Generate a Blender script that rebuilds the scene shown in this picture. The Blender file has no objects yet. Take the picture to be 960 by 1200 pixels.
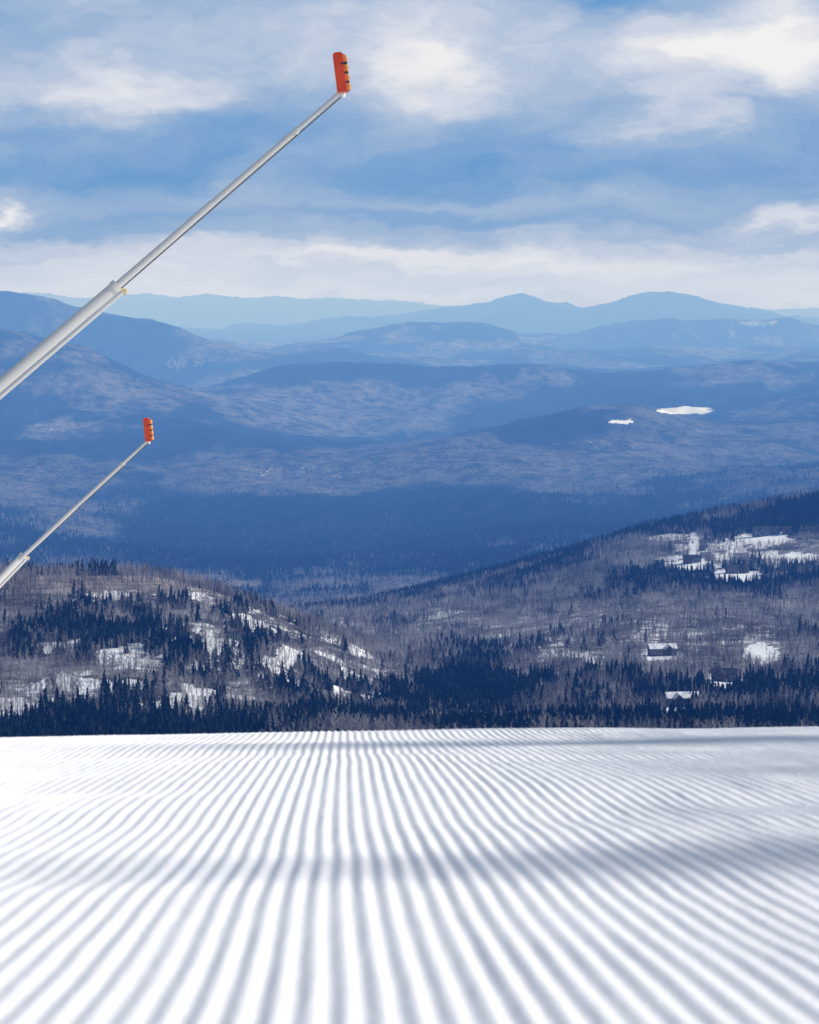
import bpy, math, random
import numpy as np
from mathutils import Vector, Matrix
random.seed(5); rng=np.random.default_rng(11)
scene=bpy.context.scene
F=2239.0; P=math.atan(215/F); cP,sP=math.cos(P),math.sin(P)
def ray(px,py):
    cx=(px-480)/F; cy=(600-py)/F
    k=cP+cy*sP
    return cx/k,(cy*cP-sP)/k          # tan bearing, tan elevation
def W(px,py,D):
    t,e=ray(px,py); return Vector((t*D,D,e*D))
def lin(r,g,b):
    f=lambda c:(c/255/12.92 if c/255<=.04045 else ((c/255+.055)/1.055)**2.4)
    return (f(r),f(g),f(b),1)
# ---------------- noise
def vn(x,y,s=0):
    xi=np.floor(x).astype(np.int64); yi=np.floor(y).astype(np.int64)
    fx=x-xi; fy=y-yi
    fx=fx*fx*fx*(fx*(fx*6-15)+10); fy=fy*fy*fy*(fy*(fy*6-15)+10)
    def h(a,b):
        n=(a*374761393+b*668265263+s*1274126177)&0xFFFFFFFF
        n=((n^(n>>13))*1103515245)&0xFFFFFFFF
        n=((n^(n>>15))*2246822519)&0xFFFFFFFF
        return ((n^(n>>16))&0xFFFFFF)/float(0xFFFFFF)
    a=h(xi,yi);b=h(xi+1,yi);c=h(xi,yi+1);d=h(xi+1,yi+1)
    return a+(b-a)*fx+(c-a)*fy+(a-b-c+d)*fx*fy
def fbm(x,y,o=5,s=0,g=.5):
    r=0;a=1;n=0
    for i in range(o):
        r=r+a*vn(x,y,s+i*17); n+=a; a*=g; x=x*2.03+11.3; y=y*2.03+5.1
    return r/n
def sstep(a,b,x):
    t=np.clip((x-a)/(b-a),0,1); return t*t*(3-2*t)
def new_mesh_obj(name,verts,faces,mat=None,smooth=False):
    me=bpy.data.meshes.new(name); me.from_pydata([tuple(v) for v in verts],[],faces); me.update()
    ob=bpy.data.objects.new(name,me); scene.collection.objects.link(ob)
    if mat: me.materials.append(mat)
    if smooth: me.polygons.foreach_set('use_smooth',[True]*len(me.polygons))
    return ob
def grid_obj(name,X,Y,Z,mat):
    nr,nc=X.shape; me=bpy.data.meshes.new(name)
    co=np.stack([X,Y,Z],-1).reshape(-1,3).astype(np.float32)
    idx=np.arange(nr*nc).reshape(nr,nc)
    q=np.stack([idx[:-1,:-1],idx[:-1,1:],idx[1:,1:],idx[1:,:-1]],-1).reshape(-1,4).astype(np.int32)
    me.vertices.add(len(co)); me.vertices.foreach_set('co',co.ravel())
    me.loops.add(q.size); me.loops.foreach_set('vertex_index',q.ravel())
    me.polygons.add(len(q)); me.polygons.foreach_set('loop_start',np.arange(0,q.size,4,dtype=np.int32))
    me.polygons.foreach_set('use_smooth',np.ones(len(q),dtype=bool))
    me.update(calc_edges=True); me.materials.append(mat)
    ob=bpy.data.objects.new(name,me); scene.collection.objects.link(ob); return ob
# ---------------- materials
class N:
    def __init__(s,nt): s.nt=nt
    def n(s,t,**k):
        x=s.nt.nodes.new(t)
        for a,b in k.items(): setattr(x,a,b)
        return x
    def put(s,sock,v):
        if hasattr(v,'links') or isinstance(v,bpy.types.NodeSocket): s.nt.links.new(v,sock)
        elif v is not None: sock.default_value=v
    def m(s,op,a,b=None,c=None,clamp=False):
        x=s.n('ShaderNodeMath',operation=op,use_clamp=clamp)
        s.put(x.inputs[0],a)
        if b is not None: s.put(x.inputs[1],b)
        if c is not None: s.put(x.inputs[2],c)
        return x.outputs[0]
    def v(s,op,a,b=None):
        x=s.n('ShaderNodeVectorMath',operation=op); s.put(x.inputs[0],a)
        if b is not None: s.put(x.inputs[1],b)
        return x.outputs['Value'] if op=='LENGTH' else x.outputs['Vector']
    def xyz(s,a,b,c):
        x=s.n('ShaderNodeCombineXYZ')
        for i,q in enumerate((a,b,c)): s.put(x.inputs[i],q)
        return x.outputs[0]
    def noise(s,vec,scale,detail=4,rough=.5,dist=0):
        x=s.n('ShaderNodeTexNoise'); s.put(x.inputs['Vector'],vec)
        x.inputs['Scale'].default_value=scale; x.inputs['Detail'].default_value=detail
        x.inputs['Roughness'].default_value=rough; x.inputs['Distortion'].default_value=dist
        return x.outputs['Fac']
    def mix(s,f,a,b):
        x=s.n('ShaderNodeMix',data_type='RGBA'); s.put(x.inputs[0],f); s.put(x.inputs[6],a); s.put(x.inputs[7],b)
        return x.outputs[2]
    def ramp(s,f,stops):
        x=s.n('ShaderNodeValToRGB'); s.put(x.inputs[0],f); e=x.color_ramp.elements
        e[0].position=stops[0][0]; e[0].color=stops[0][1]; e[1].position=stops[-1][0]; e[1].color=stops[-1][1]
        for p,c in stops[1:-1]:
            q=e.new(p); q.color=c
        return x.outputs[0]
    def sm(s,x,a,b):
        r=s.n('ShaderNodeMapRange',interpolation_type='SMOOTHSTEP'); s.put(r.inputs[0],x)
        r.inputs[1].default_value=a; r.inputs[2].default_value=b; return r.outputs[0]
def mat_new(name):
    m=bpy.data.materials.new(name); m.use_nodes=True; m.node_tree.nodes.clear(); return m,N(m.node_tree)
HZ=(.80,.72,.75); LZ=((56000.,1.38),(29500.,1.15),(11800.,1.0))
def haze_out(m,g,col,normal=None):  # aerial haze painted into the material: colour dims and a blue glow grows with distance
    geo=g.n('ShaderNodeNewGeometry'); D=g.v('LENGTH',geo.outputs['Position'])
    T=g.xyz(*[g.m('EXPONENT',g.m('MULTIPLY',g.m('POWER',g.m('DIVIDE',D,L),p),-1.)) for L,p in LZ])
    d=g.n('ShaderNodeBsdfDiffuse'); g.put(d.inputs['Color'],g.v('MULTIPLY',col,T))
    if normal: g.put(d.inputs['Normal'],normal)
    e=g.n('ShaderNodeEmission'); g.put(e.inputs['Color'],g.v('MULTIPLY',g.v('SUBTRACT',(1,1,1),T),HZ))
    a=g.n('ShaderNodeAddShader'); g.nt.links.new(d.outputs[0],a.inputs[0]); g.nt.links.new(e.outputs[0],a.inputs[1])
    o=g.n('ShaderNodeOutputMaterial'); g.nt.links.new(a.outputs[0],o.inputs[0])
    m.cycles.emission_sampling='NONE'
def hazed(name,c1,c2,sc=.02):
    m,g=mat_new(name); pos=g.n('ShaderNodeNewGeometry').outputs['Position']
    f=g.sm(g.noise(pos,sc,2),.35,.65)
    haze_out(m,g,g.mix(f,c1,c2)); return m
def pbr(name,c1,c2,sc=8,rough=.5,metal=0,bump=0):
    m,g=mat_new(name); tc=g.n('ShaderNodeTexCoord').outputs['Object']
    f=g.noise(tc,sc,3); b=g.n('ShaderNodeBsdfPrincipled')
    g.put(b.inputs['Base Color'],g.mix(g.sm(f,.35,.65),c1,c2)); b.inputs['Roughness'].default_value=rough; b.inputs['Metallic'].default_value=metal
    if bump:
        bp=g.n('ShaderNodeBump'); bp.inputs['Strength'].default_value=bump; bp.inputs['Distance'].default_value=.01; g.put(bp.inputs['Height'],f); g.put(b.inputs['Normal'],bp.outputs[0])
    o=g.n('ShaderNodeOutputMaterial'); g.nt.links.new(b.outputs[0],o.inputs[0]); return m
# ---------------- valley terrain: survey table  depth -> (bearing, sight line) points
R=[]
def row(D,pts): R.append((D,pts))
row(1000,[(0,888),(960,885)])
row(1150,[(0,850),(250,855),(480,862),(700,862),(960,862)])
row(1350,[(0,790),(150,790),(300,800),(420,835),(520,842),(700,835),(960,835)])
row(1550,[(0,725),(100,720),(220,730),(320,752),(420,800),(520,815),(700,800),(960,800)])
row(1780,[(0,674),(100,675),(180,682),(250,696),(310,716),(380,744),(450,782),(560,782),(700,770),(960,765)])
row(2200,[(0,740),(200,740),(320,745),(400,748),(470,750),(600,742),(750,718),(960,713)])
row(2700,[(0,745),(250,735),(380,722),(480,715),(600,695),(720,668),(850,655),(960,648)])
row(3200,[(0,730),(300,720),(390,710),(470,695),(560,676),(640,655),(740,628),(860,602),(960,584),(1200,563)])
row(4000,[(0,690),(300,705),(400,700),(500,700),(740,665),(960,640)])
row(5000,[(0,648),(300,672),(480,668),(740,640),(960,610)])
row(6500,[(0,590),(200,605),(480,610),(740,598),(960,575)])
row(8000,[(0,545),(200,552),(400,560),(600,550),(800,545),(960,535)])
row(9400,[(0,505),(200,512),(400,522),(500,516),(560,500),(620,487),(680,479),(740,479),(780,492),(830,505),(960,503)])
row(10500,[(0,462),(100,475),(200,490),(300,502),(480,510),(600,508),(800,505),(960,480)])
row(11800,[(-300,350),(0,389),(60,396),(105,404),(130,420),(165,438),(230,460),(320,470),(480,475),(700,474),(960,455)])
row(13500,[(-300,420),(0,445),(170,456),(240,454),(320,437),(400,424),(480,430),(560,429),(650,426),(700,431),(800,433),(880,421),(960,425),(1200,415)])
row(14800,[(0,460),(250,455),(480,450),(960,448)])
row(16500,[(-300,335),(0,349),(60,354),(130,364),(200,379),(240,393),(290,410),(380,418),(480,423),(700,428),(960,425)])
row(18500,[(0,418),(300,417),(480,416),(700,416),(960,416)])
row(20500,[(0,410),(330,405),(380,402),(440,392),(500,381),(530,379),(570,388),(620,400),(700,408),(960,408)])
row(21700,[(0,412),(960,412)])
row(23000,[(0,408),(400,404),(580,402),(640,394),(700,387),(760,381),(800,374),(840,371),(880,377),(910,374),(960,386),(1100,392)])
row(26000,[(0,402),(960,404)])
row(32000,[(-200,352),(100,372),(250,388),(340,380),(430,372),(500,366),(545,363),(600,347),(635,354),(690,364),(740,350),(780,344),(820,352),(880,362),(960,372),(1150,360)])
row(36000,[(0,388),(960,390)])
row(42000,[(-200,345),(0,346),(110,351),(180,347),(260,350),(320,347),(380,351),(450,353),(500,358),(560,366),(700,368),(960,364),(1200,366)])
row(47000,[(0,392),(960,392)])
PXf=np.arange(-150,1111,1.25)
tf=(PXf-480)/F
tc_=np.geomspace(abs(tf[0])*1.03,1.6,50)
T=np.concatenate([-tc_[::-1],tf,tc_])
Dd=np.concatenate([np.geomspace(45,1000,60,endpoint=False),np.geomspace(1000,16000,800,endpoint=False),np.geomspace(16000,47000,230)])
PXT=T*F+480
def rowz(D,pts):
    xs=np.array([p[0] for p in pts],float); es=np.array([ray(480,p[1])[1] for p in pts])
    u=np.arange(-800,1800,2.0); w=np.interp(u,xs,es); k=np.exp(-(np.arange(-12,13)/4.0)**2); k/=k.sum()
    w=np.convolve(np.pad(w,12,mode='edge'),k,'valid')
    return np.interp(PXT,u,w)*D
tabD=[45,300,700]+[r[0] for r in R]
tabZ=[np.full(len(T),-12.3),np.full(len(T),-80.),np.full(len(T),-172.)]+[rowz(*r) for r in R]
tabD=np.array(tabD,float); tabZ=np.array(tabZ); lD=np.log(tabD)
sl=np.diff(tabZ,axis=0)/np.diff(lD)[:,None]
mt=np.zeros_like(tabZ); pr=sl[:-1]*sl[1:]
mt[1:-1]=np.where(pr>0,2*sl[:-1]*sl[1:]/(sl[:-1]+sl[1:]+1e-9*np.sign(sl[:-1]+sl[1:]+1e-12)),0); mt[0]=sl[0]; mt[-1]=sl[-1]
q=np.log(Dd); j=np.clip(np.searchsorted(lD,q,side='right')-1,0,len(lD)-2)
hh=(lD[j+1]-lD[j]); s=((q-lD[j])/hh)[:,None]; hh=hh[:,None]
Z=(2*s**3-3*s**2+1)*tabZ[j]+(s**3-2*s**2+s)*hh*mt[j]+(-2*s**3+3*s**2)*tabZ[j+1]+(s**3-s**2)*hh*mt[j+1]
Dg=np.repeat(Dd[:,None],len(T),1); X=T[None,:]*Dg; Y=Dg
amp=np.clip((Dg-900)/1500,0,1)*np.minimum(Dg,24000)
n1=fbm(X/900,Y/900,6,3)-.5; n2=fbm(X/220,Y/220,4,40)-.5
rd=np.abs(fbm(X/1700,Y/1900,6,71)-.5)
Z=Z+amp*.0045*n1*2*np.clip(Dg/3000,.6,1)+np.clip((Dg-900)/600,0,1)*14*n2+amp*.018*(.11-rd)*np.clip((Dg-4000)/6000,0,1)
midv=sstep(4200,5600,Dg)*sstep(12800,10500,Dg)
Z=Z+midv*200*(fbm(X/1200+3,Y/1400,6,88)-.5)*(1-.7*np.exp(-((PXT[None,:]-700)/150)**2)*np.exp(-((Dg-9400)/1300)**2))
E=Z/Dg
# sight line of every ground point from the run: land cover, with cloud shade and sunlit patches painted in, follows it
PYg=600-F*(E*cP+sP)/(cP-E*sP); PXg=np.repeat(PXT[None,:],len(Dd),0)
def G(px,py,rx,ry,w,ang=0):
    dx=PXg-px; dy=PYg-py; c,s_=math.cos(ang),math.sin(ang)
    return w*np.exp(-((dx*c+dy*s_)/rx)**2-((-dx*s_+dy*c)/ry)**2)
near=np.clip((6500-Dg)/2500,0,1)
Cn=fbm(X/190,Y/250,6,101,.58)*near+fbm(X/700,Y/1000,6,131,.62)*(1-near)
Cf=.22+.24*(1-near)+(Cn-.5)*(3.6+.6*(1-near))
for a in [(100,750,120,22,.4),(60,805,90,16,.3),(220,765,60,20,.3),(200,838,200,12,.2),(560,800,60,40,.7),(700,700,60,22,.55),(880,690,90,12,.35),(480,820,120,20,.2),
          (340,760,75,36,-.45),(420,790,50,22,-.4),(460,715,130,18,-.7),(640,740,100,24,-.3),(830,740,120,26,-.35),(100,682,300,13,-1.3),(600,690,100,14,-.2),(820,770,120,18,-.2),
          (300,650,340,36,1.0),(640,600,260,34,.9),(650,498,105,18,1.2),(100,550,170,22,-.25),(560,558,200,14,-.2),(340,520,150,14,.25),(60,495,90,15,-.6),(300,480,200,14,-.2),
          (350,555,110,8,-.4),(850,520,120,14,-.2),(900,592,120,12,.5),(500,430,700,8,.6),(600,452,300,10,-.25),(200,595,240,24,.6),(480,380,120,12,.5),(60,420,120,20,.4)]:
    Cf=Cf+G(*a)
Cf=Cf+.35*sstep(828,846,PYg)*(Dg<1700)
Cf=np.clip(Cf,0,1)
pn=sstep(.45,.58,fbm(X/24,Y/36,5,201,.6)); pnf=sstep(.5,.62,fbm(X/170,Y/330,6,221,.6))
fr=(fbm(X/Dg*F/13,np.log(Dg)*260,5,300,.6)-.5)
clear=0*Cf
for px,py,rx,ry in [(804,481,34,4.4),(728,494,15,2.4),(897,766,22,13),(776,768,24,7),(850,799,19,7.5),(798,828,17,7),(812,662,28,8),(865,675,34,8),(900,632,36,8),(938,654,28,7),(785,630,26,4),(815,640,6,18)]:
    k=1.3 if px in(897,804,728) else 2.6
    clear=np.maximum(clear,sstep(1.15,.7,((PXg-px)/rx)**2+((PYg-py)/ry)**2+ fr*k))
patch=0*Cf
for a in [(860,648,110,26,1.15),(665,777,40,9,1.3),(585,738,64,8,1.2,.3),(500,722,34,5,1.1),(205,698,36,8,1.4),(130,698,130,9,.85),(90,778,60,22,1.15),(395,785,85,30,1.15,.3),(10,832,30,10,1.3),(270,815,100,18,1.15),(310,718,50,8,.95),(340,745,90,28,.9),(110,810,120,18,1.05),(870,795,50,14,.7),(640,762,60,9,.9,.3),(640,735,160,30,.6),(850,740,120,26,.6),(180,760,220,34,.7)]:
    patch=patch+G(*a)
Sp=np.clip(patch,0,1)*pn*(Dg<3600)*.88
pf=0*Cf
for a in [(40,500,90,18,.35),(340,552,100,12,.45),(60,545,140,12,.3),(650,520,110,9,.3),(850,392,130,10,.5),(900,378,60,5,.6),(520,406,200,6,.45),(220,425,60,14,.45),(80,410,40,8,.25),(900,445,120,10,.25),(480,460,300,16,.1),(800,420,200,5,.3)]:
    pf=pf+G(*a)
Sf=np.clip(pf,0,1)*pnf*(Dg>3600)*.75
S=np.maximum(np.maximum(clear,Sp),Sf)
S=np.where(Dg<140,1,S)
Br=np.clip(G(110,684,300,12,1.)+G(480,400,700,12,.5)*(Dg>17000)+G(50,495,110,14,.6)+G(470,715,150,14,.35)+G(560,460,450,20,.2)+G(900,440,200,12,.35),0,1)  # brown hardwood tops, their sunlit brightness painted into the colour
Cf=Cf*(1-np.clip(S*1.0,0,1))
Cf=np.where(Dg>25000,.6,Cf)
# terrain material
mt_,g=mat_new('forest_floor')
at=g.n('ShaderNodeAttribute',attribute_name='cover'); sp=g.n('ShaderNodeSeparateColor'); g.nt.links.new(at.outputs['Color'],sp.inputs[0])
pos=g.n('ShaderNodeNewGeometry').outputs['Position']; Dn=g.v('LENGTH',pos)
f1=g.noise(pos,.06,5,.65); f2=g.noise(pos,.012,5,.65); f3=g.noise(g.v('MULTIPLY',pos,(1.,.6,1.)),.0045,5,.65)
far=g.sm(Dn,7000,11000)
fm=g.m('ADD',g.m('MULTIPLY',f1,.5),g.m('ADD',g.m('MULTIPLY',f2,.35),g.m('MULTIPLY',f3,.15)))
ff=g.m('ADD',g.m('MULTIPLY',f1,.2),g.m('ADD',g.m('MULTIPLY',f2,.5),g.m('MULTIPLY',f3,.3)))
fx=g.m('ADD',g.m('MULTIPLY',fm,g.m('SUBTRACT',1.,far)),g.m('MULTIPLY',ff,far))
cedge=g.m('ADD',sp.outputs[0],g.m('MULTIPLY',g.m('SUBTRACT',fx,.5),3.8))
con=g.sm(cedge,.28,.64)
tex=g.sm(fx,.41,.59)
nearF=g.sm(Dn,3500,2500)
dn=g.mix(tex,(.05,.05,.05,1),(.34,.34,.35,1)); df_=g.mix(tex,(.018,.026,.032,1),(.125,.128,.132,1))  # far mix darkened: cloud shade over the valley is put into the colour
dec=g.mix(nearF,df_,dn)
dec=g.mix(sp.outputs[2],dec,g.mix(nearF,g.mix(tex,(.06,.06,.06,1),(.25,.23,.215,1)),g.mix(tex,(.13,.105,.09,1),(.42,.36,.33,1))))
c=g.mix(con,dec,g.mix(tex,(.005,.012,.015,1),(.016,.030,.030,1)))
sn=g.sm(g.m('ADD',sp.outputs[1],g.m('MULTIPLY',g.m('SUBTRACT',f1,.5),1.6)),.3,.75)
c=g.mix(sn,c,(.80,.82,.86,1))
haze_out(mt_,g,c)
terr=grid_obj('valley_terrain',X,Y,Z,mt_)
ca=terr.data.color_attributes.new('cover','FLOAT_COLOR','POINT')
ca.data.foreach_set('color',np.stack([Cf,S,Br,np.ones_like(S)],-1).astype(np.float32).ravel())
def samp(A,x,y):
    t=x/y; i=np.clip(np.searchsorted(T,t)-1,0,len(T)-2); jj=np.clip(np.searchsorted(Dd,y)-1,0,len(Dd)-2)
    u=(t-T[i])/(T[i+1]-T[i]); v=(y-Dd[jj])/(Dd[jj+1]-Dd[jj])
    return A[jj,i]*(1-u)*(1-v)+A[jj,i+1]*u*(1-v)+A[jj+1,i]*(1-u)*v+A[jj+1,i+1]*u*v
def ground_at(px,py):
    t,e=ray(px,py); i=np.argmin(abs(T-t)); k=np.where((E[:,i]>=e)&(Dd>1000))[0][0]
    D=Dd[k]; return Vector((t*D,D,float(samp(Z,np.array([t*D]),np.array([D]))[0])))
# ---------------- tree prototypes
def conifer_mesh(name,seed,mat,H=12.,R0=2.6,sides=8,tiers=6,pw=.85,ov=.26):
    r=random.Random(seed); vs=[];fs=[]
    def cone(z0,z1,ra,rb,n,jag):
        b=len(vs); ph=r.random()*6
        for k in range(n):
            a=ph+2*math.pi*k/n; rr=ra*(1+(jag*(r.random()-.5)*1.3)) * (1 if k%2 else .5)
            vs.append((rr*math.cos(a),rr*math.sin(a),z0-.06*rr*(k%2)+r.uniform(-.15,.15)))
        vs.append((r.uniform(-.1,.1),r.uniform(-.1,.1),z1))
        for k in range(n): fs.append((b+k,b+(k+1)%n,b+n))
    for i in range(tiers):
        f=i/tiers; z0=H*(.1+.86*f); rr=R0*(1-f)**pw*r.uniform(.75,1.2)+.12
        cone(z0,min(H,z0+H*ov*(1-f*.4)),rr,0,sides*2,.7)
    b=len(vs)
    for k in range(5):
        a=2*math.pi*k/5; vs.append((.16*math.cos(a),.16*math.sin(a),-1)); vs.append((.1*math.cos(a),.1*math.sin(a),H*.3))
    for k in range(5):
        k2=(k+1)%5; fs.append((b+2*k,b+2*k2,b+2*k2+1,b+2*k+1))
    return new_mesh_obj(name,vs,fs,mat)
def tubeVF(vs,fs,p0,p1,r0,r1,n=5,cap=False):
    p0=Vector(p0);p1=Vector(p1); d=(p1-p0).normalized(); u=d.orthogonal().normalized(); w=d.cross(u); b=len(vs)
    for p,r in ((p0,r0),(p1,r1)):
        for k in range(n):
            a=2*math.pi*k/n; vs.append(tuple(p+u*r*math.cos(a)+w*r*math.sin(a)))
    for k in range(n): fs.append((b+k,b+(k+1)%n,b+n+(k+1)%n,b+n+k))
    if cap: fs.append(tuple(b+k for k in reversed(range(n)))); fs.append(tuple(b+n+k for k in range(n)))
def bare_mesh(name,seed,mat,H=12.,nb=16,tr=.2,n=3,twigs=3,tw=.05,lo=.3):
    r=random.Random(seed); vs=[];fs=[]
    pts=[Vector((0,0,-1))]
    for i in range(1,5): pts.append(Vector((r.uniform(-.25,.25)*i*.5,r.uniform(-.25,.25)*i*.5,H*i/4)))
    for i in range(4): tubeVF(vs,fs,pts[i],pts[i+1],tr*(1-i/4.5),tr*(1-(i+1)/4.5),n)
    for i in range(nb):
        f=lo+(1-lo)*(i+.5)/nb; k=min(3,int(f*4)); p=pts[k].lerp(pts[k+1],f*4-k)
        a=r.random()*6.28; L=H*.30*(1-f*.75)*r.uniform(.7,1.2); d=Vector((math.cos(a),math.sin(a),r.uniform(.9,1.9))).normalized()
        e=p+d*L; tubeVF(vs,fs,p,e,tr*.45*(1-f*.6),tw*.5,n)
        for j_ in range(twigs):
            s_=r.uniform(.3,.95); q0=p.lerp(e,s_); dd=(d+Vector((r.uniform(-1,1),r.uniform(-1,1),r.uniform(-.1,.9)))*.8).normalized()
            sd=dd.orthogonal().normalized()*tw; b=len(vs); vs+=[tuple(q0-sd),tuple(q0+sd),tuple(q0+dd*L*.55)]; fs.append((b,b+1,b+2))
    return new_mesh_obj(name,vs,fs,mat)
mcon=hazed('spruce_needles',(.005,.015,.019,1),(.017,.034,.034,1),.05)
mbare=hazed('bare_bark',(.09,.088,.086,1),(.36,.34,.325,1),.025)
protC=[conifer_mesh('spruce_tree',s_,mcon,H=h,R0=r0) for s_,h,r0 in ((1,12,2.4),(2,13,2.0),(3,10.5,2.8))]
protB=[bare_mesh('bare_maple_tree',s_,mbare,H=h,tr=.17,tw=.11,twigs=3,nb=14) for s_,h in ((1,11),(2,12),(3,10))]
# ---------------- scatter
def zone(D1,D2,per,tm=.25):
    n=int(tm*(D2*D2-D1*D1)/per); y=np.sqrt(rng.random(n)*(D2*D2-D1*D1)+D1*D1); x=(rng.random(n)*2-1)*tm*y; return x,y
xs,ys,sc=[],[],[]
for D1,D2,per,k in ((960,1500,16,1.),(1500,3500,23,1.),(3500,8500,190,1.3)):
    x,y=zone(D1,D2,per); xs.append(x);ys.append(y);sc.append(np.full(len(x),k))
xs=np.concatenate(xs);ys=np.concatenate(ys);sc=np.concatenate(sc)
zc=samp(Cf,xs,ys); zcl=samp(clear,xs,ys); zsp=samp(Sp,xs,ys); zz=samp(Z,xs,ys)
cumE=np.maximum.accumulate(np.where(Dg>900,E,-9),0); hidE=np.maximum(samp(cumE,xs,ys*.985),-.2150)
vis=(zz+16)/ys>hidE-.0035
HS=[(898,628,40),(920,626,14),(811,660,24),(864,672,26),(776,768,24),(850,799,20),(799,828,22)]
ppx=xs/ys*F+480; ee=zz/ys; ppy=600-F*(ee*cP+sP)/(cP-ee*sP)
yard=np.zeros(len(xs),bool)
for hx,hy,hl in HS:
    yard|=(abs(ppx-hx)<hl*.5+3)&(ppy>hy-3)&(ppy<hy+ (13 if hy<700 else 17))
u=rng.random(len(xs)); clump=vn(xs/22,ys/22,900)
isC=(zc+(clump-.5)*.9>.32+.42*u)
sp_=np.where(isC,.9,.5)*zsp
keep=(rng.random(len(xs))>np.clip(np.maximum(zcl*1.2,sp_),0,.97))&vis&~yard&(rng.random(len(xs))<sstep(8500,5000,ys))
def instancer(name,x,y,z,s_,proto):
    me=bpy.data.meshes.new(name); me.vertices.add(len(x)); me.vertices.foreach_set('co',np.stack([x,y,z],-1).astype(np.float32).ravel())
    a=me.attributes.new('scl','FLOAT','POINT'); a.data.foreach_set('value',s_.astype(np.float32))
    a=me.attributes.new('rotz','FLOAT','POINT'); a.data.foreach_set('value',(rng.random(len(x))*6.28).astype(np.float32))
    ob=bpy.data.objects.new(name,me); scene.collection.objects.link(ob)
    ng=bpy.data.node_groups.new(name,'GeometryNodeTree')
    ng.interface.new_socket('Geometry',in_out='INPUT',socket_type='NodeSocketGeometry'); ng.interface.new_socket('Geometry',in_out='OUTPUT',socket_type='NodeSocketGeometry')
    gi=ng.nodes.new('NodeGroupInput');go=ng.nodes.new('NodeGroupOutput');ip=ng.nodes.new('GeometryNodeInstanceOnPoints')
    oi=ng.nodes.new('GeometryNodeObjectInfo'); oi.inputs['Object'].default_value=proto; oi.inputs['As Instance'].default_value=True
    na=ng.nodes.new('GeometryNodeInputNamedAttribute'); na.data_type='FLOAT'; na.inputs[0].default_value='scl'
    nb=ng.nodes.new('GeometryNodeInputNamedAttribute'); nb.data_type='FLOAT'; nb.inputs[0].default_value='rotz'
    cx=ng.nodes.new('ShaderNodeCombineXYZ'); L=ng.links.new
    L(gi.outputs[0],ip.inputs['Points']); L(oi.outputs['Geometry'],ip.inputs['Instance']); L(nb.outputs[0],cx.inputs[2]); L(cx.outputs[0],ip.inputs['Rotation']); L(na.outputs[0],ip.inputs['Scale']); L(ip.outputs[0],go.inputs[0])
    md=ob.modifiers.new('scatter','NODES'); md.node_group=ng; return ob
hv=rng.random(len(xs))
for nm,ms,prs,lo,hi in (('conifer_forest',isC&keep,protC,.45,1.4),('bare_hardwood_forest',(~isC)&keep&(rng.random(len(xs))<.93),protB,.7,1.25)):
    ii=np.where(ms)[0]; pick=rng.integers(0,len(prs),len(ii))
    for k,pr_ in enumerate(prs):
        jj=ii[pick==k]; instancer(nm,xs[jj],ys[jj],zz[jj],sc[jj]*(lo+(hi-lo)*hv[jj]**1.3),pr_)
        j0=jj[0]; pr_.location=(xs[j0]+3,ys[j0],zz[j0])
    print(nm,len(ii))
# ---------------- houses
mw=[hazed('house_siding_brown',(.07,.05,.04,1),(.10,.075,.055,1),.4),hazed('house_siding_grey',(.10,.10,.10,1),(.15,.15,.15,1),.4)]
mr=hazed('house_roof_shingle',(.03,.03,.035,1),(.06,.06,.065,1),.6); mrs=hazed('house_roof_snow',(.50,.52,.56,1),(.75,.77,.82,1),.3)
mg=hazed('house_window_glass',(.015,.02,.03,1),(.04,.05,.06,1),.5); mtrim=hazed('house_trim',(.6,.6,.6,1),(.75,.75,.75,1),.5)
def boxVF(vs,fs,x0,x1,y0,y1,z0,z1):
    b=len(vs); vs+= [(x0,y0,z0),(x1,y0,z0),(x1,y1,z0),(x0,y1,z0),(x0,y0,z1),(x1,y0,z1),(x1,y1,z1),(x0,y1,z1)]
    fs+=[(b,b+3,b+2,b+1),(b+4,b+5,b+6,b+7),(b,b+1,b+5,b+4),(b+1,b+2,b+6,b+5),(b+2,b+3,b+7,b+6),(b+3,b,b+4,b+7)]
def gable(wv,wf,rv,rf,x0,x1,y0,y1,z,rise,along='x',o=.7,t=.35):
    if along=='x':
        ym=(y0+y1)/2; b=len(wv)
        wv+=[(x0,y0,z),(x0,y1,z),(x0,ym,z+rise),(x1,y0,z),(x1,y1,z),(x1,ym,z+rise)]; wf+=[(b,b+2,b+1),(b+3,b+4,b+5)]
        k=rise/(ym-y0)
        for sgn,ye in ((-1,y0-o),(1,y1+o)):
            b=len(rv); ze=z-k*o+.02; zr=z+rise+.02
            rv+=[(x0-o,ye,ze),(x1+o,ye,ze),(x1+o,ym,zr),(x0-o,ym,zr),(x0-o,ye,ze+t),(x1+o,ye,ze+t),(x1+o,ym,zr+t),(x0-o,ym,zr+t)]
            rf+=[(b,b+3,b+2,b+1),(b+4,b+5,b+6,b+7),(b,b+1,b+5,b+4),(b+1,b+2,b+6,b+5),(b+3,b,b+4,b+7)]
    else:
        tv,tf_,sv,sf=[],[],[],[]; gable(tv,tf_,sv,sf,y0,y1,x0,x1,z,rise,'x',o,t)
        b=len(wv); wv+=[(q[1],q[0],q[2]) for q in tv]; wf+=[tuple(b+i for i in f[::-1]) for f in tf_]
        b=len(rv); rv+=[(q[1],q[0],q[2]) for q in sv]; rf+=[tuple(b+i for i in f[::-1]) for f in sf]
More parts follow.
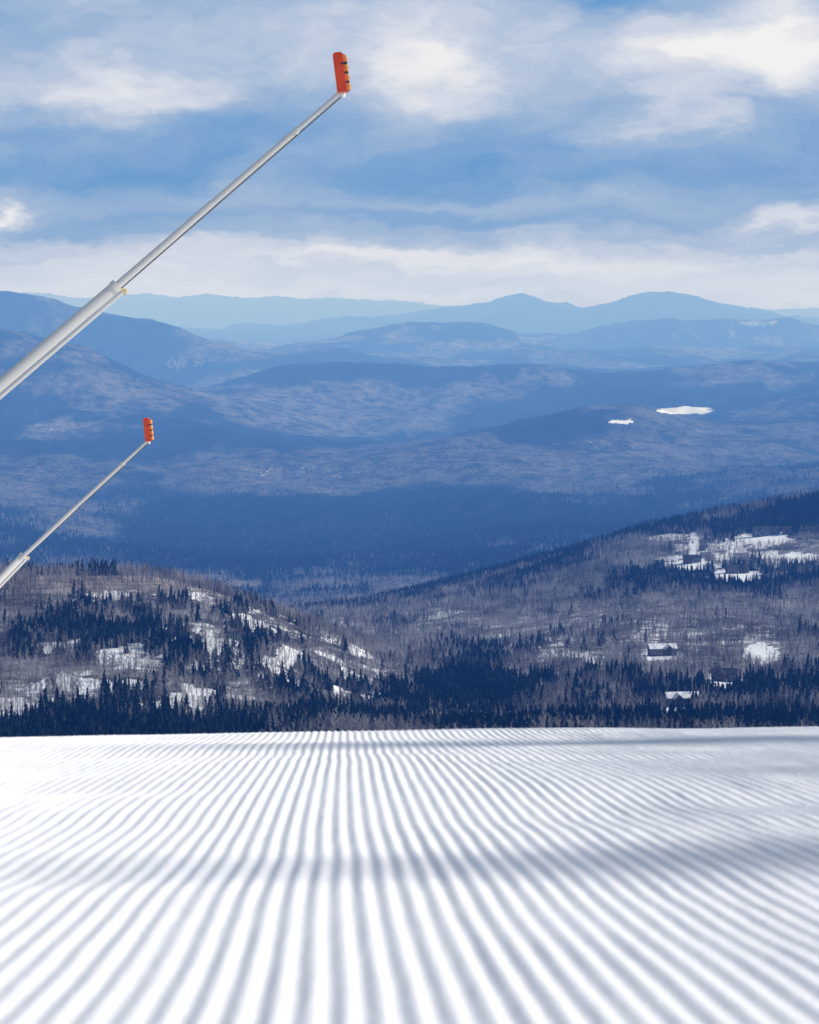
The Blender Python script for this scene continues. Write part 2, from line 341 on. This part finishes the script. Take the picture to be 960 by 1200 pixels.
def house(px,py,L,Wd,H,yaw,wm,rm,wings):
    p=ground_at(px,py); e=bpy.data.objects.new('house',None); scene.collection.objects.link(e)
    wv,wf,rv,rf,gv,gf,cv,cf,tv,tf2=([] for _ in range(10))
    boxVF(wv,wf,-L/2,L/2,-Wd/2,Wd/2,-5,H); gable(wv,wf,rv,rf,-L/2,L/2,-Wd/2,Wd/2,H,Wd*.33)
    for (wx,ww,wl) in wings:
        y0=-Wd/2-wl; boxVF(wv,wf,wx-ww/2,wx+ww/2,y0,-Wd/2-.003,-5,H*.98); gable(wv,wf,rv,rf,wx-ww/2,wx+ww/2,y0,0,H*.98,ww*.42,'y')
        for fl in range(int(H//3)):
            boxVF(gv,gf,wx-ww*.3,wx+ww*.3,y0-.06,y0-.003,fl*3+1.0,fl*3+2.5)
    nwin=int(L//3.2)
    for fl in range(int(H//3)):
        for i in range(nwin):
            x=-L/2+(i+.5)*L/nwin
            if any(abs(x-w_[0])<w_[1]/2+1 for w_ in wings): continue
            if fl==0 and i==nwin//2:
                continue
            boxVF(tv,tf2,x-1.0,x+1.0,-Wd/2-.05,-Wd/2-.003,fl*3+.85,fl*3+2.55)
            boxVF(gv,gf,x-.8,x+.8,-Wd/2-.09,-Wd/2-.053,fl*3+1.0,fl*3+2.4)
    x=-L/2+(nwin//2+.5)*L/nwin
    dv,df=[],[]; boxVF(dv,df,x-.6,x+.6,-Wd/2-.08,-Wd/2-.003,0,2.2)
    boxVF(cv,cf,L*.2,L*.2+1.2,.3,1.5,H,H+Wd*.33+1.6); boxVF(cv,cf,-L*.32,-L*.32+1.1,.3,1.4,H,H+Wd*.33+1.3)
    for nm,a,b,m_ in (('walls',wv,wf,wm),('roof',rv,rf,rm),('windows',gv,gf,mg),('window_trim',tv,tf2,mtrim),('door',dv,df,mtrim),('chimneys',cv,cf,mr)):
        if a:
            o=new_mesh_obj(nm,a,b,m_); o.parent=e
    e.location=p+Vector((0,0,1.0)); e.rotation_euler=(0,0,yaw)
house(898,628,40,13,8,.12,mw[1],mr,[(-10,8,4),(9,8,4)])
house(922,626,14,10,6.5,-.2,mw[1],mr,[(0,6,3)])
house(811,660,26,11,6.5,-.15,mw[0],mr,[(-4,9,4)])
house(864,672,30,11,6.5,.1,mw[0],mr,[(6,9,3)])
house(776,768,26,11,6.5,.1,mw[0],mrs,[(5,8,3)])
house(850,799,22,11,6.5,-.3,mw[0],mr,[(-3,8,4)])
house(799,828,24,10,6.5,.1,mw[0],mrs,[(-4,7,3)])
# ---------------- groomed snow slope
def slope(x,y):
    z=-.438-.175*np.minimum(y,14.66)-.012*np.clip(y-10.7,0,3.96)**2-.27*np.maximum(y-14.66,0)+.012*x
    z=z+.06*(fbm(x/2.6,y/1.7,3,500)-.5)+.35*(fbm(x/14,y/14,2,520)-.5)*sstep(3,25,np.hypot(x,y-4))
    z=z-.012*np.clip(-2.3-x,0,9)**2
    return z
PIT=.0435
cx_=np.concatenate([-np.geomspace(60,5.4,40,endpoint=False),np.arange(-5.4,5.4,.0053),np.geomspace(5.4,60,40)])
ry_=np.concatenate([np.linspace(-25,-1.05,24),np.arange(-1,17,.09),np.geomspace(17,62,50)])
SX,SY=np.meshgrid(cx_,ry_)
wob=.011*(fbm(SX/1.0,SY/1.8,3,600)-.5)*2
u_=(SX+.036*SY+wob)/PIT
prof=(.5+.5*np.cos(2*np.pi*u_))**.85
A=.0066*(.55+.9*fbm(SX/.35,SY/.8,4,640))*sstep(5.3,4.7,np.abs(SX))*sstep(17,15.5,SY)*sstep(-1,0,SY)
A=A*(.8+.4*vn(np.floor(u_)*.73,SY*.35,660))
rough=.0018*(fbm(SX/.03,SY/.12,3,680)-.5)*2*sstep(5.3,4.7,np.abs(SX))
SZ=slope(SX,SY)+A*(prof-.5)+rough
ms,g=mat_new('groomed_snow'); pos=g.n('ShaderNodeNewGeometry').outputs['Position']
b=g.n('ShaderNodeBsdfPrincipled'); nn=g.noise(pos,3,4); g.put(b.inputs['Base Color'],g.mix(nn,(.89,.89,.89,1),(.95,.945,.94,1)))
b.inputs['Roughness'].default_value=.65; b.inputs['Specular IOR Level'].default_value=.25
bp=g.n('ShaderNodeBump'); bp.inputs['Strength'].default_value=.6; bp.inputs['Distance'].default_value=.004
g.put(bp.inputs['Height'],g.m('ADD',g.noise(pos,160,3,.6),g.m('MULTIPLY',g.noise(pos,40,3,.6),1.5))); g.put(b.inputs['Normal'],bp.outputs[0])
o=g.n('ShaderNodeOutputMaterial'); g.nt.links.new(b.outputs[0],o.inputs[0])
grid_obj('groomed_snow_slope',SX,SY,SZ,ms)
def sz(x,y): return float(slope(np.array([float(x)]),np.array([float(y)]))[0])
# ---------------- tall spruces beside the run (the shadows of their tops fall across the corduroy)
SUN_AZ=math.radians(88); SUN_EL=math.radians(32)   # azimuth from +Y toward +X
sx,sy=math.sin(SUN_AZ),math.cos(SUN_AZ)
for k,(tipx,yb,dist,R0) in enumerate(((-2.2,4.0,38,2.6),(.5,5.6,42,3.4),(-.4,7.0,40,3.0),(1.2,6.2,43,3.0),(-2.8,9.6,38,2.6),(.6,8.4,42,3.0))):
    x=tipx+sx*dist; y=yb+sy*dist; zb=sz(x,y)
    H=math.tan(SUN_EL)*dist+sz(tipx,yb)-zb
    t=conifer_mesh('spruce_tree',40+k,mcon,H=H,R0=R0,sides=8,tiers=22,pw=.9,ov=.09); t.location=(x,y,zb)
# ---------------- snowmaking towers
malu=pbr('galvanised_tube',(.66,.64,.60,1),(.69,.67,.63,1),.8,.8,.0)
mdark=pbr('dark_hose',(.10,.10,.10,1),(.16,.16,.16,1),6,.6)
mred=pbr('red_orange_paint',(.80,.065,.015,1),(.70,.045,.012,1),5,.35)
mor=pbr('orange_nozzle_plate',(.90,.22,.03,1),(.85,.32,.05,1),8,.4)
mblk=pbr('black_steel',(.02,.02,.02,1),(.05,.045,.04,1),12,.5)
mbr=pbr('brass_fitting',(.70,.52,.22,1),(.80,.62,.30,1),12,.35,.3)
def part(name,parent,mat,build,smooth=False,bevel=0):
    vs,fs=[],[]; build(vs,fs); o=new_mesh_obj(name,vs,fs,mat); o.parent=parent
    if bevel:
        md=o.modifiers.new('bevel','BEVEL'); md.width=bevel; md.segments=2
    return o
def tower(tip,kn,low,ext,D,k,tilt,wid=1.):
    e=bpy.data.objects.new('snowmaking_tower',None); scene.collection.objects.link(e)
    a=W(*tip,D); m_=W(*kn,D-.15); l=W(*low,D-.4); d=(l-m_).normalized(); piv=l+d*ext
    up=Vector((-d.z,0,d.x)).normalized()
    if up.z<0: up=-up
    r=.074*k
    part('lower_boom',e,malu,lambda v,f:tubeVF(v,f,piv,m_,r*1.04,r*1.04,40,True))
    part('boom_side_pipe',e,malu,lambda v,f:tubeVF(v,f,piv-up*r*1.5,m_-up*r*1.5,r*.36,r*.36,20,True))
    def upper(vs,fs):
        q=m_.lerp(a,.42); q2=m_.lerp(a,.80)
        tubeVF(vs,fs,m_+d*.3,q,r*.62,r*.62,32,True); tubeVF(vs,fs,q,q2,r*.54,r*.54,32,True); tubeVF(vs,fs,q2,a,r*.42,r*.42,32,True)
    part('upper_boom',e,malu,upper)
    part('upper_air_line',e,mdark,lambda v,f:tubeVF(v,f,m_-up*r*.84,a-up*r*.62,r*.13,r*.12,12,True))
    def collars(vs,fs):
        L=(piv-m_).length
        for s_ in (0,2.6,5.6):
            if s_<L: tubeVF(vs,fs,m_+d*s_,m_+d*(s_+.07),r*1.16,r*1.16,40,True)
        dd=(a-m_)
        q=m_+dd*.79; tubeVF(vs,fs,q,q+dd.normalized()*.05,r*.62,r*.62,32,True)
    part('clamps',e,malu,collars)
    part('hose_fitting',e,mbr,lambda v,f:(tubeVF(v,f,m_-up*r*.9+d*.02,m_-up*r*1.75-d*.04,r*.34,r*.3,12,True),tubeVF(v,f,m_-up*r*1.7-d*.04,m_-up*r*2.2+d*.02,r*.2,r*.14,10,True)))
    ax=Vector((math.sin(tilt),0,math.cos(tilt))); rt=Vector((math.cos(tilt),0,-math.sin(tilt))); fw=Vector((0,-1,0))
    Hh=.49*k
    base=a+rt*.03*k+ax*(-.02*k)
    Mx=Matrix((rt,-fw,ax)).transposed().to_4x4()
    hd=bpy.data.objects.new('nozzle_head',None); scene.collection.objects.link(hd); hd.parent=e; hd.matrix_local=Matrix.Translation(base)@Mx
    w2=.088*k
    def body(vs,fs):
        boxVF(vs,fs,-w2*1.05,w2*.45,-w2,w2,0,Hh); boxVF(vs,fs,-w2*.9,w2*.3,-w2*.8,w2*.8,Hh+.002,Hh+.02*k)
    part('housing',hd,mred,body,bevel=.012*k)
    def plate(vs,fs):
        for i in range(4):
            z0=Hh*(.04+.24*i); boxVF(vs,fs,w2*.45+.003,w2*.92,-w2*.92,w2*.92,z0,z0+Hh*.185)
    part('nozzle_plates',hd,mor,plate,bevel=.006*k)
    def noz(vs,fs):
        for i in range(4):
            z0=Hh*(.137+.24*i)
            for yy in (-.5,.5): tubeVF(vs,fs,(w2*.90,yy*w2,z0),(w2*1.08,yy*w2,z0),w2*.16,w2*.12,10,True)
    part('nozzles',hd,mbr,noz)
    def bands(vs,fs):
        boxVF(vs,fs,w2*.45+.004,w2*.62,-w2*.8,w2*.8,.01,Hh-.01)
        boxVF(vs,fs,w2*.0,w2*.95,-w2*1.05,-w2*1.003,Hh*.70,Hh*.76)
        boxVF(vs,fs,w2*.3,w2*.95,-w2*1.05,-w2*1.003,Hh*.46,Hh*.51)
        boxVF(vs,fs,w2*.3,w2*.95,-w2*1.05,-w2*1.003,Hh*.22,Hh*.26)
    part('mounting_bands',hd,mblk,bands)
    part('head_bracket',hd,malu,lambda v,f:tubeVF(v,f,(-w2*.5,0,-.05*k),(-w2*.2,0,.03*k),w2*.5,w2*.5,16,True))
    gz=sz(piv.x,piv.y)
    part('mast',e,malu,lambda v,f:(tubeVF(v,f,(piv.x,piv.y,gz-.3),piv+Vector((0,0,.15)),.13,.11,24,True)))
    part('pivot_bracket',e,malu,lambda v,f:boxVF(v,f,piv.x-.2,piv.x+.2,piv.y-.16,piv.y+.16,piv.z-.25,piv.z+.12),bevel=.02)
    part('counter_arm',e,malu,lambda v,f:tubeVF(v,f,piv,piv+d*.9,.09,.09,16,True))
    part('hydrant_pipe',e,mblk,lambda v,f:(tubeVF(v,f,(piv.x+.35,piv.y,gz-.3),(piv.x+.35,piv.y,gz+.8),.07,.07,12,True),tubeVF(v,f,(piv.x+.35,piv.y,gz+.7),(piv.x+.1,piv.y,gz+1.3),.04,.04,10,True)))
    return e
tower((401,107),(138,334),(0,452),3.2,25,1.0,-math.radians(7))
tower((174,516),(28,650),(0,679),3.6,43,1.03,-math.radians(5))
# ---------------- world
w=bpy.data.worlds.new('World'); scene.world=w; w.use_nodes=True; nt=w.node_tree; nt.nodes.clear(); g=N(nt)
w.cycles.sampling_method='MANUAL'; w.cycles.sample_map_resolution=256
dirv=g.n('ShaderNodeTexCoord').outputs['Generated']; sp=g.n('ShaderNodeSeparateXYZ'); nt.links.new(dirv,sp.inputs[0])
az=g.m('ARCTAN2',sp.outputs[0],sp.outputs[1]); 
hl=g.m('SQRT',g.m('ADD',g.m('MULTIPLY',sp.outputs[0],sp.outputs[0]),g.m('ADD',g.m('MULTIPLY',sp.outputs[1],sp.outputs[1]),1e-5)))
el=g.m('DIVIDE',sp.outputs[2],hl)
U0=g.m('MULTIPLY_ADD',az,F,480.); V0=g.m('MULTIPLY_ADD',el,-F,385.)
wv=g.xyz(g.m('DIVIDE',U0,200.),g.m('DIVIDE',V0,90.),3.3)
w1=g.noise(wv,1.0,5,.6); w2_=g.noise(g.v('ADD',wv,(17.3,5.1,9.)),1.0,5,.6)
U=g.m('ADD',U0,g.m('MULTIPLY',g.m('SUBTRACT',w1,.5),330.)); V=g.m('ADD',V0,g.m('MULTIPLY',g.m('SUBTRACT',w2_,.5),130.))
nA=g.noise(g.xyz(g.m('DIVIDE',U,190.),g.m('DIVIDE',V,80.),1.7),1.0,8,.57)
nB=g.noise(g.xyz(g.m('DIVIDE',U,480.),g.m('DIVIDE',V,36.),7.7),1.0,5,.5)
fA=g.sm(V0,290,180)
nz=g.m('ADD',g.m('MULTIPLY',nA,fA),g.m('MULTIPLY',nB,g.m('SUBTRACT',1.,fA)))
gr=lambda v_:(v_,v_,v_,1)
base=g.ramp(g.m('DIVIDE',V,400.,clamp=True),[(0,gr(.52)),(.2,gr(.58)),(.30,gr(.50)),(.40,gr(.24)),(.52,gr(.17)),(.58,gr(.29)),(.66,gr(.33)),(.705,gr(.36)),(.755,gr(.68)),(.85,gr(.74)),(1,gr(.72))])
c=base
def blob(cx,cy,rx,ry,wt):
    global c
    a=g.m('DIVIDE',g.m('SUBTRACT',U,float(cx)),float(rx)); b_=g.m('DIVIDE',g.m('SUBTRACT',V,float(cy)),float(ry))
    ex=g.m('EXPONENT',g.m('MULTIPLY',g.m('ADD',g.m('MULTIPLY',a,a),g.m('MULTIPLY',b_,b_)),-1.))
    c=g.m('MULTIPLY_ADD',ex,float(wt),c)
for bl in [(500,85,95,60,.45),(150,118,120,22,.22),(60,50,120,30,-.10),(350,20,120,40,.08),(900,75,110,60,.38),(800,150,60,34,.42),(700,5,90,24,-.55),(640,150,120,35,-.1),(100,205,160,35,-.15),(5,264,26,12,.5),(910,266,100,12,.42),(560,240,260,12,.16),(860,205,90,16,-.05),(200,268,160,12,-.10)]:
    blob(*bl)
c=g.m('ADD',c,g.m('MULTIPLY',g.m('SUBTRACT',nz,.5),1.1))
col=g.ramp(c,[(0,lin(106,156,207)),(.22,lin(130,168,211)),(.45,lin(160,184,216)),(.62,lin(188,201,223)),(.8,lin(216,221,232)),(1,lin(244,242,242))])
hz=g.sm(V0,285,350); col=g.mix(g.m('MULTIPLY',hz,.65),col,lin(212,221,233))
sky=g.n('ShaderNodeTexSky',sky_type='NISHITA'); sky.sun_disc=False; sky.sun_elevation=SUN_EL; sky.sun_rotation=SUN_AZ; sky.altitude=800
colS=g.v('MULTIPLY',col,(10.,10.,10.))
fc=g.m('MULTIPLY',g.sm(V0,-1700,-400),.97)
fin=g.mix(fc,sky.outputs[0],colS)
bg=g.n('ShaderNodeBackground'); bg.inputs['Strength'].default_value=.1; nt.links.new(fin,bg.inputs[0])
o=g.n('ShaderNodeOutputWorld'); nt.links.new(bg.outputs[0],o.inputs[0])
# ---------------- sun, camera
sl_=bpy.data.lights.new('sun','SUN'); sl_.energy=4.6; sl_.angle=math.radians(1.0); sl_.color=(1,.95,.88)
so=bpy.data.objects.new('sun',sl_); scene.collection.objects.link(so)
v=Vector((sx*math.cos(SUN_EL),sy*math.cos(SUN_EL),math.sin(SUN_EL))); so.rotation_euler=v.to_track_quat('Z','Y').to_euler(); so.location=v*50
cam=bpy.data.cameras.new('camera'); co=bpy.data.objects.new('camera',cam); scene.collection.objects.link(co); scene.camera=co
co.rotation_euler=(math.pi/2-P,0,0); cam.sensor_fit='VERTICAL'; cam.sensor_height=36; cam.lens=36*F/1200
cam.clip_start=.05; cam.clip_end=120000; cam.dof.use_dof=True; cam.dof.focus_distance=50; cam.dof.aperture_fstop=5
scene.view_settings.view_transform='Standard'; scene.view_settings.look='None'; scene.view_settings.exposure=0
